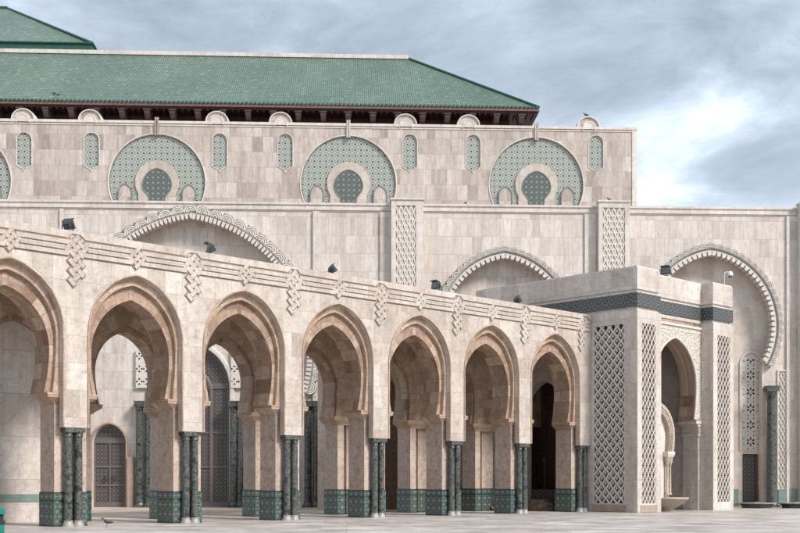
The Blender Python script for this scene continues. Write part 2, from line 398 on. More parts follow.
w.link(w.comb(w.math('MULTIPLY', wp, .7), 0.0, w.math('MULTIPLY', wp, .6)), vv.inputs[1])
n1 = w.noise(vv.outputs[0], 1.15, 12, .56)
n2 = w.noise(vv.outputs[0], 3.4, 12, .6)
nn = w.math('ADD', w.math('MULTIPLY', n1, .75), w.math('MULTIPLY', n2, .25))
K = 7.7
cl = w.ramp(nn, [(.38,(.27,.315,.37)), (.455,(.355,.41,.475)), (.505,(.43,.50,.575)), (.545,(.54,.615,.685)), (.585,(.70,.765,.82)), (.65,(.86,.90,.93))])
clk = w.mix(1.0, cl, (K,K,K), 'MULTIPLY')
wcol = w.mix(.90, sky.outputs[0], clk)
w.link(wcol, bg.inputs['Color']); bg.inputs['Strength'].default_value = .15
S.view_settings.view_transform = 'Standard'; S.view_settings.look = 'None'; S.view_settings.gamma = 1; S.view_settings.use_curve_mapping = False
S.view_settings.exposure = 0.46
S.render.engine = 'CYCLES'
S.render.resolution_x = 1024; S.render.resolution_y = 682

# ------------------------------------------------------------------ arch profiles
def arch(a, c, zc, z0=None, pinch=0, zi=None, n=14):
    """closed-top pointed arch, points from bottom left over the apex to bottom right"""
    Rr = a+c; ph = acos(c/Rr); right = []
    if zi is not None:
        m = 10
        for i in range(m):
            t = 1-i/m; right.append((a-pinch*t*t, zc-(zc-zi)*t))
    if z0 is not None and (zi is None or z0 < zi-1e-6):
        right = [(a-(pinch if zi is not None else 0), z0)]+right
    for i in range(n+1):
        p = ph*i/n; right.append((-c+Rr*cos(p), zc+Rr*sin(p)))
    return [(-x, z) for x, z in right][:-1] + right[::-1]
def shift(pts, dx, dz=0): return [(x+dx, z+dz) for x, z in pts]

# ------------------------------------------------------------------ ground
g = MB(); g.add([(-1500,-200,0),(1500,-200,0),(1500,2500,0),(-1500,2500,0)], [(0,1,2,3)])
struct(obj('ground', g, M['floor']))
AX = R(43.99)
AROOT = (-12.44, 41.8, 0)
g = MB(); g.add([(-12,6.1,.004),(31.2,6.1,.004),(44,22,.004),(60,60,.004),(-40,60,.004)], [(0,1,2,3,4)])
cp = struct(obj('paving', g, M['floor2'], None, AROOT, (0,0,AX)))

# ------------------------------------------------------------------ the arcade
arc = thing('arcade', 'long pale stone arcade of seven horseshoe arches with knotwork frieze, running back to the right', 'arcade', AROOT, AX)
PC = [-4.1+5*k for k in range(8)]              # pier centres along the front
TOP = 10.6
OUT = dict(a=1.97, c=.38, zc=6.98)
# upper wall carried by the column pairs
S0, S1 = -4.75, 31.38
ol = [(S0, TOP-.26), (S0, 3.56)]
for k in range(7):
    ol += shift(arch(z0=3.56, n=20, **OUT), PC[k]+2.5)
ol += [(S1, 3.56), (S1, TOP-.26)]
w_ = MB(); w_.prism(ol, -.2, .03); wall = obj('wall', w_, M['arcade'], arc)
# top band, notched over each big knot
ol = [(S0, TOP), (S0, TOP-.26)]
for p in PC: ol += [(p-.36, TOP-.26), (p-.16, TOP-.1), (p+.16, TOP-.1), (p+.36, TOP-.26)]
ol = [q for q in ol if q[0] <= S1] + [(S1, TOP-.26), (S1, TOP)]
ol = [ol[0], ol[1]]+[q for q in ol[2:]]
w_ = MB(); w_.prism(ol, -.25, .03); w_.box(S0, S1, .032, 1.25, TOP-.5, TOP-.05); obj('top_band', w_, M['frieze'], arc)
# knot lies in front of a filler behind the notch
w_ = MB(); w_.box(S0+.02, S1-.02, -.197, .02, TOP-.262, TOP-.08)
obj('notch_infill', w_, M['arcade'], arc)
# second and third orders of every arch, and mouldings
mid = MB(); mid.prism([(-2.5, 9.7), (-2.5, 4.8)] + arch(1.84, .42, 6.75, None, .14, 4.8, 18) + [(2.5, 4.8), (2.5, 9.7)], .032, .19)
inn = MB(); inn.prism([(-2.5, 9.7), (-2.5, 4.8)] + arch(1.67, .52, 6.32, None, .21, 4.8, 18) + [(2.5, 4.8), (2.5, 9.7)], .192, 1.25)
hood = MB(); hood.ribbon(arch(z0=3.565, n=20, a=2.01, c=.38, zc=6.98), .07, -.255, -.19)
hood2 = MB(); hood2.ribbon(arch(1.87, .42, 6.75, None, .14, 4.82, 18), .06, -.0, .05)
o_mid = obj('archivolt', mid, M['arch'], arc, (PC[0]+2.5,0,0))
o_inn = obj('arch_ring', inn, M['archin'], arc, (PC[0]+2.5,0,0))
o_h = obj('hood_moulding', hood, M['arch'], arc, (PC[0]+2.5,0,0))
o_h2 = obj('roll_moulding', hood2, M['arch'], arc, (PC[0]+2.5,0,0))
for k in range(1, 7):
    for o in (o_mid, o_inn, o_h, o_h2): dupe(o, (PC[k]+2.5,0,0))
# pier > dado, impost
def mk_pier(root, y0, y1, loc, hw=.635):
    pb = MB(); pb.rects([(-hw,hw,y0,y1,0),(-hw,hw,y0,y1,4.40)])
    p = obj('pier', pb, M['pier'], root, loc)
    ib = MB(); ib.rects([(-hw-o,hw+o,y0-o*.5,y1+.0,z) for o, z in ((.02,4.401),(.03,4.45),(.10,4.50),(.20,4.56),(.27,4.60),(.27,4.62),(.34,4.63),(.34,4.72),(.36,4.73),(.36,4.799))])
    obj('impost', ib, M['arch'], p)
    db = MB(); db.box(-hw-.03, hw+.03, y0-.03, y1+.03, 0, 1.24)
    obj('tile_dado', db, M['zdado'], p)
    return p
p0 = mk_pier(arc, .20, 1.25, (PC[0],0,0))
for k in range(1, 8): dupe(p0, (PC[k],0,0)) if k < 7 else None
pl = mk_pier(arc, .20, 1.25, (PC[7]-.13,0,0), .55)
def mk_column(root, loc, h0=.22, h1=3.22, r=.155):
    cb = MB(); cb.lathe([(r*1.02,h0),(r,h0+.3),(r*.99,(h0+h1)/2),(r*.93,h1)], n=16)
    c = obj('column', cb, M['marble'], root, loc)
    cap = MB(); cap.lathe([(r*.95,h1),(r*1.12,h1+.02),(r*1.12,h1+.05),(r*.98,h1+.06),(r*1.05,h1+.12),(r*1.22,h1+.17)], n=16)
    cap.box(-r*1.25, r*1.25, -r*1.25, r*1.25, h1+.17, h1+.335)
    obj('capital', cap, M['marble'], c)
    ba = MB(); ba.lathe([(r*1.5,0),(r*1.5,.03),(r*1.25,.05),(r*1.3,.10),(r*1.08,.13),(r*1.1,.22)], n=16)
    obj('column_base', ba, M['basecol'], c)
    return c
c0 = mk_column(arc, (PC[0]-.2,0,0))
for k in range(8):
    for dx in (-.2,.2):
        if k == 0 and dx < 0: continue
        dupe(c0, (PC[k]+dx,0,0))
# frieze
FZ = TOP-.62; sq = .2
M['groove'] = plain('shaded_groove', (.27,.22,.19), (.17,.14,.12), 9, .8)  # dark brown deepens the shallow grooves: shade put into the colour
def weave(cells, rails, p=.2):
    """strapwork: at every crossing of the diagonal grid the strap that runs on top is seen, the other dives under it"""
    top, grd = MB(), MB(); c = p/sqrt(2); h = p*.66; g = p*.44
    for a, b in cells:
        x, z = (a-b)*c, (a+b)*c; d = 1 if round(a+b) % 2 == 0 else -1
        top.ribbon([(x-g,z-g*d),(x+g,z+g*d)], h, -.264, -.226, False, .05)
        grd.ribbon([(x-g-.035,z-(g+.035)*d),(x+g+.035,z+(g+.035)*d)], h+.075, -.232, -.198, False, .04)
    for x0, x1, z in rails:
        top.ribbon([(x0,z),(x1,z)], .158, -.266, -.226, False, .05)
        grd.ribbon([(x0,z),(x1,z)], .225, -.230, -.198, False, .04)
    return top, grd
tp, gd = weave([(a,b) for a in (-1,0,1) for b in (-1,0,1)], [(sx*u0,sx*.5,z) for sx in (1,-1) for u0,z in ((.19,sq),(.37,0),(.19,-sq))], .205)
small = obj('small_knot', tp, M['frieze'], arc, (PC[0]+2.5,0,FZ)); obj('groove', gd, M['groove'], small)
H4 = (-1.5,-.5,.5,1.5)
tp, gd = weave([(a,b) for a in (-1,0,1) for b in (-1,0,1)]+[(-2,-1),(-1,-2),(-2,-2),(-3,-2),(-2,-3),(-3,-3),(-4,-3)], [(sx*u0,sx*.85,z) for sx in (1,-1) for u0,z in ((.30,sq),(.46,0),(.30,-sq))], .245)
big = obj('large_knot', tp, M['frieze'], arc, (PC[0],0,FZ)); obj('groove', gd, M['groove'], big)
fl = MB()
for dz in (-sq,0,sq): fl.ribbon([(0,dz),(1.15,dz)], .160, -.272, -.198, False, .06)
strip = obj('frieze_strip', fl, M['frieze'], arc, (PC[0]+.85,0,FZ))
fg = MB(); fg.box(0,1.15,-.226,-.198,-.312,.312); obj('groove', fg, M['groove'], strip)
for k in range(8):
    if k: dupe(big, (PC[k] if k < 7 else PC[k]-.32,0,FZ), scale=(1,1,1) if k < 7 else (.8,1,1))
    if k < 7:
        if k: dupe(small, (PC[k]+2.5,0,FZ)); dupe(strip, (PC[k]+.85,0,FZ))
        dupe(strip, (PC[k]+3.0,0,FZ))
# ceiling + back row, half a bay out of step with the front
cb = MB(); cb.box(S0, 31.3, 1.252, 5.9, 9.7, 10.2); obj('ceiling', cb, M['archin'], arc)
BC = [-1.6+5*k for k in range(7)]
def mk_back(loc):
    pb = MB(); pb.box(-.635,-.22,4.9,5.85,0,4.4); p = obj('pier', pb, M['pier'], arc, loc)
    t_ = MB(); t_.box(-.22,.12,5.3,5.84,0,4.4); obj('pier_web', t_, M['pier'], p)
    t_ = MB(); t_.box(.12,1.05,5.1,5.85,0,4.4); obj('pier_shaft', t_, M['pier'], p)
    ib = MB(); ib.rects([(-.635-o,1.05+o,4.9-o*.5,5.86,z) for o, z in ((.02,4.401),(.03,4.45),(.10,4.50),(.20,4.56),(.27,4.60),(.27,4.62),(.34,4.63),(.34,4.72),(.36,4.73),(.36,4.799))])
    obj('impost', ib, M['arch'], p)
    db = MB(); db.box(-.665,-.19,4.87,5.88,0,1.24); obj('tile_dado', db, M['zdado'], p)
    db = MB(); db.box(.09,1.08,5.07,5.88,0,1.24); obj('shaft_dado', db, M['zdado'], p)
    return p
pb0 = mk_back((BC[0],0,0))
for k in range(1, 7): dupe(pb0, (BC[k],0,0))
bi = MB(); bi.prism([(-2.5, 9.7), (-2.5, 4.8)] + shift(arch(1.50, .25, 6.2, None, .20, 4.8, 18), .21) + [(2.5, 4.8), (2.5, 9.7)], 5.0, 5.85)
bm = MB(); bm.prism([(-2.5, 9.7), (-2.5, 4.8)] + shift(arch(1.62, .45, 6.2, 4.8, .1, 4.801), .21) + [(2.5, 4.8), (2.5, 9.7)], 4.88, 4.998)
ob = obj('back_arch_ring', bi, M['archin'], arc, (BC[0]-2.5,0,0)); om = obj('back_archivolt', bm, M['arch'], arc, (BC[0]-2.5,0,0))
for k in range(0, 7): dupe(ob, (BC[k]+2.5,0,0)); dupe(om, (BC[k]+2.5,0,0))
# blind wall closing the first back bay
bw = MB(); bw.box(S0, 2.76, 5.2, 5.8, 0, 9.6); obj('blind_wall', bw, M['kiosk'], arc)
bw = MB(); bw.box(S0, 2.75, 5.17, 5.2, .82, 1.12); obj('tile_band', bw, M['dadofar'], arc)
# deep hall behind the last bays
hb = MB()
ol = [(23.2,9.7),(23.2,0)]
for cx in (25.2, 29.0):
    ol += [(cx-1.3,0)] + shift(arch(1.5, .25, 5.6, None, .2, 4.1, 14), cx) + [(cx+1.3,0)]
ol += [(31.38,0),(31.38,9.7)]
hb.prism(ol, 8.6, 9.3); hb.box(23.2, 23.8, 9.3, 12.9, 0, 9.7); hb.box(23.8, 31.3, 12.4, 12.9, 0, 9.7)
obj('rear_wall', hb, M['pier'], arc)
for a_, b_ in ((23.2,23.88),(26.52,27.68),(30.32,31.36)):
    hd = MB(); hd.box(a_, b_, 8.56, 8.6, 0, 1.24); obj('rear_dado', hd, M['zdado'], arc)
cb = MB(); cb.box(23.2, 31.3, 5.9, 12.9, 9.7, 10.2); obj('hall_ceiling', cb, M['archin'], arc)

# ------------------------------------------------------------------ the corner pavilion
kio = thing('pavilion', 'square stone corner pavilion with lattice piers and dark tile band at the arcade end', 'pavilion', AROOT, AX)
K0, K1, KD = 31.4, 41.0, -3.2
XS = Matrix(((0,1,0,0),(1,0,0,0),(0,0,1,0),(0,0,0,1)))      # (y',x',z): prism outline gives depth, extrusion gives s
def hole(x0,x1,z0,z1): return [(x0,z0),(x1,z0),(x1,z1),(x0,z1)]
kb = MB(XS)
arch_o = shift(arch(1.5,.3,5.5,None,.15,4.3,12), 3.15)
kb.prism([(-2.6,0),(-.0-.0+1.8,0)] + arch_o + [(4.5,0),(8.2,0),(8.2,10.6),(-2.6,10.6)], K0, K0+.7, [hole(-2.42,-.35,.42,10.0)])
kb.prism([(-2.6,0),(8.2,0),(8.2,10.6),(-2.6,10.6)], K1-.7, K1)
kb.v = kb.v
obj('side_wall', kb, M['kiosk'], kio)
fp = MB()
fp.prism([(K0,0),(K0+2.2,0),(K0+2.2,10.6),(K0,10.6)], KD, -2.6, [hole(K0+.36,K0+1.74,.42,10.0)])
obj('front_pier', fp, M['kiosk'], kio)
fp2 = MB()
fp2.prism([(K0+7.4,0),(K1,0),(K1,10.6),(K0+7.4,10.6)], KD, -2.6, [hole(K0+7.8,K0+9.25,.42,10.0)])
obj('front_pier', fp2, M['kiosk'], kio)
rt = MB(); rt.box(K0+1.76,K0+2.2,-2.6,-1.35,0,10.6); rt.box(K0+7.4,K0+7.78,-2.6,6.5,0,10.6); rt.box(K0+.7,K1-.7,7.5,8.2,0,10.6)
obj('return_wall', rt, M['kiosk'], kio)
rf = MB(); rf.box(K0+.5,K1-.5,-2.4,8.0,10.6,10.78); obj('roof_slab', rf, M['kiosk'], kio)
# portal
PCX = K0+4.8
po = MB(); po.prism([(PCX-2.6,10.6),(PCX-2.6,5.1)]+shift(arch(2.1,.55,7.0,None,.2,5.1,18),PCX)+[(PCX+2.6,5.1),(PCX+2.6,10.6)], -2.35, -1.35)
obj('portal_arch', po, M['archin'], kio)
ps = MB(); ps.prism([(PCX-2.58,10.25),(PCX-2.58,5.15)]+shift(arch(2.14,.55,7.0,None,.2,5.15,18),PCX)+[(PCX+2.58,5.15),(PCX+2.58,10.25)], -2.42, -2.352)
obj('carved_spandrel', ps, M['stucco'], kio)
pm = MB(); pm.ribbon(shift(arch(2.13,.55,7.0,None,.2,5.15,18),PCX), .10, -2.46, -2.36); pm.box(PCX-2.59,PCX+2.59,-2.50,-2.36,10.25,10.38); pm.box(PCX-2.59,PCX+2.59,-2.44,-2.36,10.0,10.06)
obj('portal_moulding', pm, M['trim'], kio)
for a_ in (PCX+2.38,PCX-2.6): pj = MB(); pj.box(a_,a_+.22,-2.35,-1.35,0,4.2); obj('portal_jamb', pj, M['kiosk'], kio)
for sx in (1,-1):
    pim = MB()
    a_ = PCX+sx*2.6
    for o, z0, z1 in ((.28,4.2,4.35),(.22,4.35,4.75),(.38,4.75,4.9),(.62,4.9,5.1)):
        x0, x1 = (a_-o, a_-.0) if sx > 0 else (a_+.0, a_+o)
        pim.box(x0, x1, -2.35-o*.25, -1.3, z0, z1)
    obj('portal_impost', pim, M['kiosk'], kio)
pim = MB(); pim.box(K0+7.25,K0+7.4,-1.3,6.4,4.75,5.1); pim.box(K0+7.32,K0+7.4,-1.3,6.4,4.5,4.75)
obj('inner_cornice', pim, M['kiosk'], kio)
iw = MB(); iw.box(K0+.7,K0+7.39,5.6,6.4,0,10.6); obj('inner_wall', iw, M['pier'], kio)
# bands that follow the stepped plan
path = [(K0,8.2),(K0,KD),(K0+2.2,KD),(K0+2.2,-2.45),(K0+7.4,-2.45),(K0+7.4,KD),(K1,KD),(K1,8.2)]
def band(mb, off, th, z0, z1):
    P = [Vector(p) for p in path]; m = len(P); O = []; I = []
    for i in range(m):
        d0 = P[i]-P[i-1] if i else P[1]-P[0]; d1 = P[i+1]-P[i] if i < m-1 else d0
        a, b = Vector((d0.y,-d0.x)).normalized(), Vector((d1.y,-d1.x)).normalized()
        a, b = -Vector((-a.x,-a.y)), -Vector((-b.x,-b.y))
        nn = a+b; nn /= (1+a.dot(b))
        O.append(P[i]-nn*(-off)); I.append(P[i]-nn*th)
    for i in range(m-1):
        q = [O[i],O[i+1],I[i+1],I[i]]
        mb.loft([[(p.x,p.y,z0) for p in q],[(p.x,p.y,z1) for p in q]], True, False)
def chk():
    # outward is away from the pavilion's middle
    return 1
for nm, off, th, z0, z1, mt in (('lower_ledge',.10,.3,10.60,10.68,'trim'),('lower_ledge',.15,.3,10.68,10.80,'trim'),('tile_band',.02,.4,10.80,11.52,'zband'),('upper_ledge',.08,.3,11.52,11.60,'trim'),('upper_ledge',.14,.3,11.60,11.70,'trim'),('parapet',.04,.4,11.70,12.84,'kiosk'),('parapet_cap',.07,.45,12.84,12.92,'trim')):
    b_ = MB(); band(b_, -off, th, z0, z1)
    b2 = MB()
    b_.f = b_.f; obj(nm, b_, M[mt], kio)
# lattices
def ogee(mb, x0, x1, z0, z1, nx, cell_h, w, y0, y1, cusp=.16):
    cw = (x1-x0)/nx; n = 8; m = int(math.ceil((z1-z0)/cell_h*2))
    def sh(t):   # 0..1 -> 0..1, ogee with a shoulder
        return t + cusp*sin(2*pi*t)*.5
    for k in range(nx+1):
        for sg in (1,-1):
            pts = []
            for j in range(m):
                for i in range(n if j < m-1 else n+1):
                    t = i/n; z = z0+(j+t)*cell_h/2
                    f = sh(t); f = f if j % 2 == 0 else 1-f
                    x = x0+k*cw+sg*f*cw/2
                    if z <= z1+1e-6: pts.append((min(max(x,x0),x1), z))
            clean = [pts[0]]
            for p in pts[1:]:
                if abs(p[0]-clean[-1][0])+abs(p[1]-clean[-1][1]) > 1e-4: clean.append(p)
            inside = any(x0+1e-4 < p[0] < x1-1e-4 for p in clean)
            if inside: mb.ribbon(clean, w, y0+(.004 if sg > 0 else 0), y1)
def leaf(mb, x, z, s, y0, y1):
    mb.prism([(x-s*.5,z-s*.2),(x,z-s*.75),(x+s*.5,z-s*.2),(x+s*.22,z+s*.15),(x,z+s*.6),(x-s*.22,z+s*.15)], y0, y1)
def frame(mb, x0, x1, z0, z1, w, y0, y1):
    mb.box(x0,x0+w,y0,y1,z0,z1); mb.box(x1-w,x1,y0,y1,z0,z1); mb.box(x0+w,x1-w,y0,y1,z1-w,z1); mb.box(x0+w,x1-w,y0,y1,z0,z0+w)
XL = Matrix(((0,1,0,0),(-1,0,0,0),(0,0,1,0),(0,0,0,1)))
def lattice(root, x0, x1, z0, z1, nx, ch, w, xf, off, dp=.14, lf=1.0, bk='backing'):
    lb = MB(xf); ogee(lb, x0+.05, x1-.05, z0+.05, z1-.05, nx, ch, w, off+.02, off+dp); 
    cw_ = (x1-x0-.1)/nx; m_ = int((z1-z0-.1)/ch*2)
    for j_ in range(m_):
        for k_ in range((nx if j_ % 2 == 0 else nx-1) if lf > .5 else 0):
            cx_ = x0+.05+cw_*(k_+(.5 if j_ % 2 == 0 else 1)); cz_ = z0+.05+ch*.5*j_+ch*.0
            if j_ == 0: continue
            lb.prism([(cx_-.055,cz_+.02),(cx_,cz_-.05),(cx_+.055,cz_+.02),(cx_+.02,cz_+.08),(cx_,cz_+.17),(cx_-.02,cz_+.08)], off+.03, off+.12)
    frame(lb, x0, x1, z0, z1, .055, off+.012, off+.16)
    lo = obj('lattice_screen', lb, M['carved'], root)
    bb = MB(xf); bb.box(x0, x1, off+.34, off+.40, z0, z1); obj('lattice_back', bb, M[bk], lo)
# on the side wall: x' = -depth axis reversed so the screen faces -s
lattice(kio, .35, 2.42, .42, 10.0, 4, .52, .095, XL, K0)
lattice(kio, K0+.36, K0+1.74, .42, 10.0, 4, .50, .05, None, KD, .07, 0, 'brownback')
lattice(kio, K0+7.8, K0+9.25, .42, 10.0, 4, .50, .05, None, KD, .07, 0, 'brownback')
pb_ = MB(); pb_.box(K0-.03,K0-.0,-2.5,-.3,0,.40); pb_.box(K0+.3,K0+1.8,KD-.03,KD,0.02,.38); obj('plinth', pb_, M['plinth'], kio)

t = MB(); t.box(K0+2.0,K0+2.12,-1.3,5.58,0,10.5); 
for k in range(9): t.box(K0+1.95,K0+2.0,-1.2+.8*k,-1.1+.8*k,0,10.5)
obj('added_dark_screen', t, M['wood'], kio)  # partition added inside the pavilion so the side opening stays dark
t = MB(); t.box(K0+.72,K0+2.0,1.2,1.5,0,10.5); obj('side_return', t, M['kiosk'], kio)
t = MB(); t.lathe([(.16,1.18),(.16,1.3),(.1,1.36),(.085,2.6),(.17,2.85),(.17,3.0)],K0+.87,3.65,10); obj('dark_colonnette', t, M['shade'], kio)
# low tiled wall and heap of cloth in the dark side opening
lw = MB(); lw.box(K0+.75, K0+1.0, 1.3, 5.0, 0, 1.18)
lwo = obj('low_wall', lw, M['zband'], None, AROOT, (0,0,AX)); tag(lwo, 'low dark tiled parapet inside the shadowed opening behind the last arch', 'low wall')
def heap(name, s, d, rx, ry, h, label, seed):
    rng = random.Random(seed); mb = MB(); rings = []
    for k in range(9):
        f = k/8; r = 1-.55*f**1.6
        rings.append([( (rx*r*(1+.16*rng.uniform(-1,1)))*cos(2*pi*i/22), (ry*r*(1+.16*rng.uniform(-1,1)))*sin(2*pi*i/22), h*f*(1+.08*sin(5*i+k)) if k else 0) for i in range(22)])
    mb.loft(rings, True, False)
    c_, s_ = cos(AX), sin(AX)
    o = obj(name, mb, M['heap'], None, (AROOT[0]+s*c_-d*s_, AROOT[1]+s*s_+d*c_, 0), (0,0,AX)); tag(o, label, 'heap')
heap('cloth_heap', 30.75, 2.9, .5, 1.25, .62, 'crumpled tan heap of cloth on the floor, seen through the last arch by the pavilion', 3)
heap('cloth_heap', 29.9, 5.0, .75, .5, .55, 'dark tan heap behind the sixth pier, seen through the sixth arch', 9)

# ------------------------------------------------------------------ wall fountain in the portal
c_, s_ = cos(AX), sin(AX)
def A2W(s, d, z=0): return (AROOT[0]+s*c_-d*s_, AROOT[1]+s*s_+d*c_, z)
fx = K0+3.75
fo = thing('wall_fountain', 'marble fountain with scalloped arch, slim columns and wide round bowl in the pavilion portal', 'fountain', A2W(fx,-1.9), AX)
fb = MB(); fb.prism(arch(1.32,.35,4.2,.0,.0,None,12), .1,.5); obj('niche', fb, M['carved'], fo)
sr = MB()
pts = arch(1.15,.3,4.2,None,.1,3.3,12)
for p in pts[::1]: sr.lathe([(.14,0),(.14,.12)], n=8) if False else sr.prism([(p[0]+.15*cos(a*pi/4),p[1]+.15*sin(a*pi/4)) for a in range(8)], -.16, .12)
sr.ribbon(arch(1.38,.35,4.2,None,.1,3.3,12), .30, -.2, .1); obj('scalloped_arch', sr, M['plinth2'], fo)
for sx in (-1,1):
    for q in (.92,1.2):
        cc = MB(); cc.lathe([(.12,.9),(.12,.96),(.075,1.0),(.07,2.5),(.09,2.55),(.15,2.75),(.17,2.95)], sx*q, -.05, 10); obj('column', cc, M['plinth2'], fo)
    kk = MB(); kk.rects([(sx*1.06-.3-o,sx*1.06+.3+o,-.2-o,.12,z) for o,z in ((-.05,2.95),(0,3.0),(.05,3.15),(.05,3.3))]); obj('capital', kk, M['carved'], fo)
bo = MB(); bo.lathe([(.45,0),(.42,.08),(.38,.14),(.55,.22),(.95,.45),(1.15,.66),(1.2,.68),(1.2,.76),(1.14,.76),(1.0,.6),(.5,.45)], 0, -.62, 28); obj('bowl', bo, M['plinth2'], fo)

# ------------------------------------------------------------------ the prayer hall facade
FR = R(2.6); FY = 74.8
mos = thing('prayer_hall', 'huge pale stone prayer hall with green tiled roof, round-arched tile niches and bronze gates', 'mosque', (0,FY,0), FR)
cf, sf = cos(FR), sin(FR)
def U(x, dy=0):
    r = (x-400)/F
    return (r*(FY+dy*cf)+dy*sf)/(cf-sf*r)
def H(x, y, dy=0):
    u = U(x, dy); Z = FY+u*sf+dy*cf
    return EYE+(HZ-y)*Z/F
PXM = 15.72
LT = 19.3
# geometry of the three great arches (centre px, centre y, offset c, radius R all in photo px)
ARCH = [(191,352.5,17.7,148.9,16,True), (504.5,329,10,82.5,12,False), (710,326,10,82.5,12,True)]
def bigarch(cx, cy, c, Rr, off, zend_px=None, n=26):
    u0 = U(cx); s = 1/(F/(FY+u0*sf)); a = (Rr-c-off)*s; cc = c*s; zc = H(cx, cy)
    R_ = a+cc; ph = acos(cc/R_); pts = []
    lo = 0
    if zend_px: lo = -math.asin(min(.9,(zend_px-cy)*s/R_))
    for i in range(n+1):
        p = lo+(ph-lo)*i/n; pts.append((-cc+R_*cos(p), R_*sin(p)))
    full = [(-x,z) for x,z in pts][:-1]+pts[::-1]
    return u0, zc, full, s
holes = []
UL, UR_ = U(-60), U(960)
outline = [(UL,0)]
for (cx,cy,c,Rr,bw_,foot) in ARCH:
    u0, zc, pts, s = bigarch(cx,cy,c,Rr,bw_-3, 394 if cx == 191 else 364)
    q = shift(pts, u0, zc)
    outline += [(q[0][0],0)] + q + [(q[-1][0],0)]
outline += [(UR_,0),(UR_,LT-.55),(UL,LT-.55)]
fw = MB(); fw.prism(outline, 0, .7); obj('lower_wall', fw, M['facade'], mos)
cpb = MB(); cpb.box(UL-.1,UR_,-.1,.8,LT-.14,LT); cpb.box(UL,UR_,-.03,.75,LT-.35,LT-.14); cpb.box(UL,UR_,-.10,.7,LT-.47,LT-.35); cpb.box(UL,UR_,-.03,.7,LT-.56,LT-.47)
obj('coping', cpb, M['trim'], mos)
rfm = MB(); rfm.box(UL,UR_,.8,6.5,LT-.6,LT-.3); obj('terrace', rfm, M['trim'], mos)
# tympana
for i,(cx,cy,c,Rr,bw_,foot) in enumerate(ARCH):
    u0, zc, pts, s = bigarch(cx,cy,c,Rr,bw_-3.5, 394 if cx == 191 else 364)
    tb = MB(); hl = []
    def rel(px, py): return (U(px,.7)-u0, H(px,py,.7)-zc)
    def doorhole(x0,x1,yt,yb,ptd=True):
        a = (U(x1,.7)-U(x0,.7))/2; m_ = (U(x0,.7)+U(x1,.7))/2-u0; zt = H((x0+x1)/2,yt,.7)-zc; zb = .02-zc
        rise = min(a*1.15, (zt-zb)*.4); cc_ = (rise*rise-a*a)/(2*a) if rise > a else .02
        zc_ = zt-sqrt((a+cc_)**2-cc_**2)
        return [(x,z) for x,z in shift(arch(a,cc_,zc_,zb,n=10), m_)]
    notch = []
    def flat(h): return [(x, -zc if z < .03-zc else z) for x, z in h]
    if cx == 191:
        notch = [flat(doorhole(*q)) for q in ((93,127,424,505),(152,230,344,505),(255,289,424,505))]
    elif cx == 710:
        zt_ = H(750,454,.7)-zc
        h_ = doorhole(740.5,761,353,450); zlo = H(750,450,.7)-zc
        hl = [[(x, max(z, zlo)) for x, z in h_]]
    o_ = [(pts[0][0],-zc)]+pts+[(pts[-1][0],-zc)]
    for q in notch[::-1]: o_ += q[::-1]
    if cx == 710:
        o_ = [(pts[0][0],zt_)]+pts+[(pts[-1][0],zt_)]
        tb.box(pts[0][0], U(742.5,.7)-u0, 0, .5, -zc, zt_); tb.box(U(762,.7)-u0, pts[-1][0], 0, .5, -zc, zt_)
    tb.prism(o_, 0, .5, hl)
    obj('tympanum', tb, M['tymp' if cx == 710 else 'facade'], mos, (u0,.7,zc))
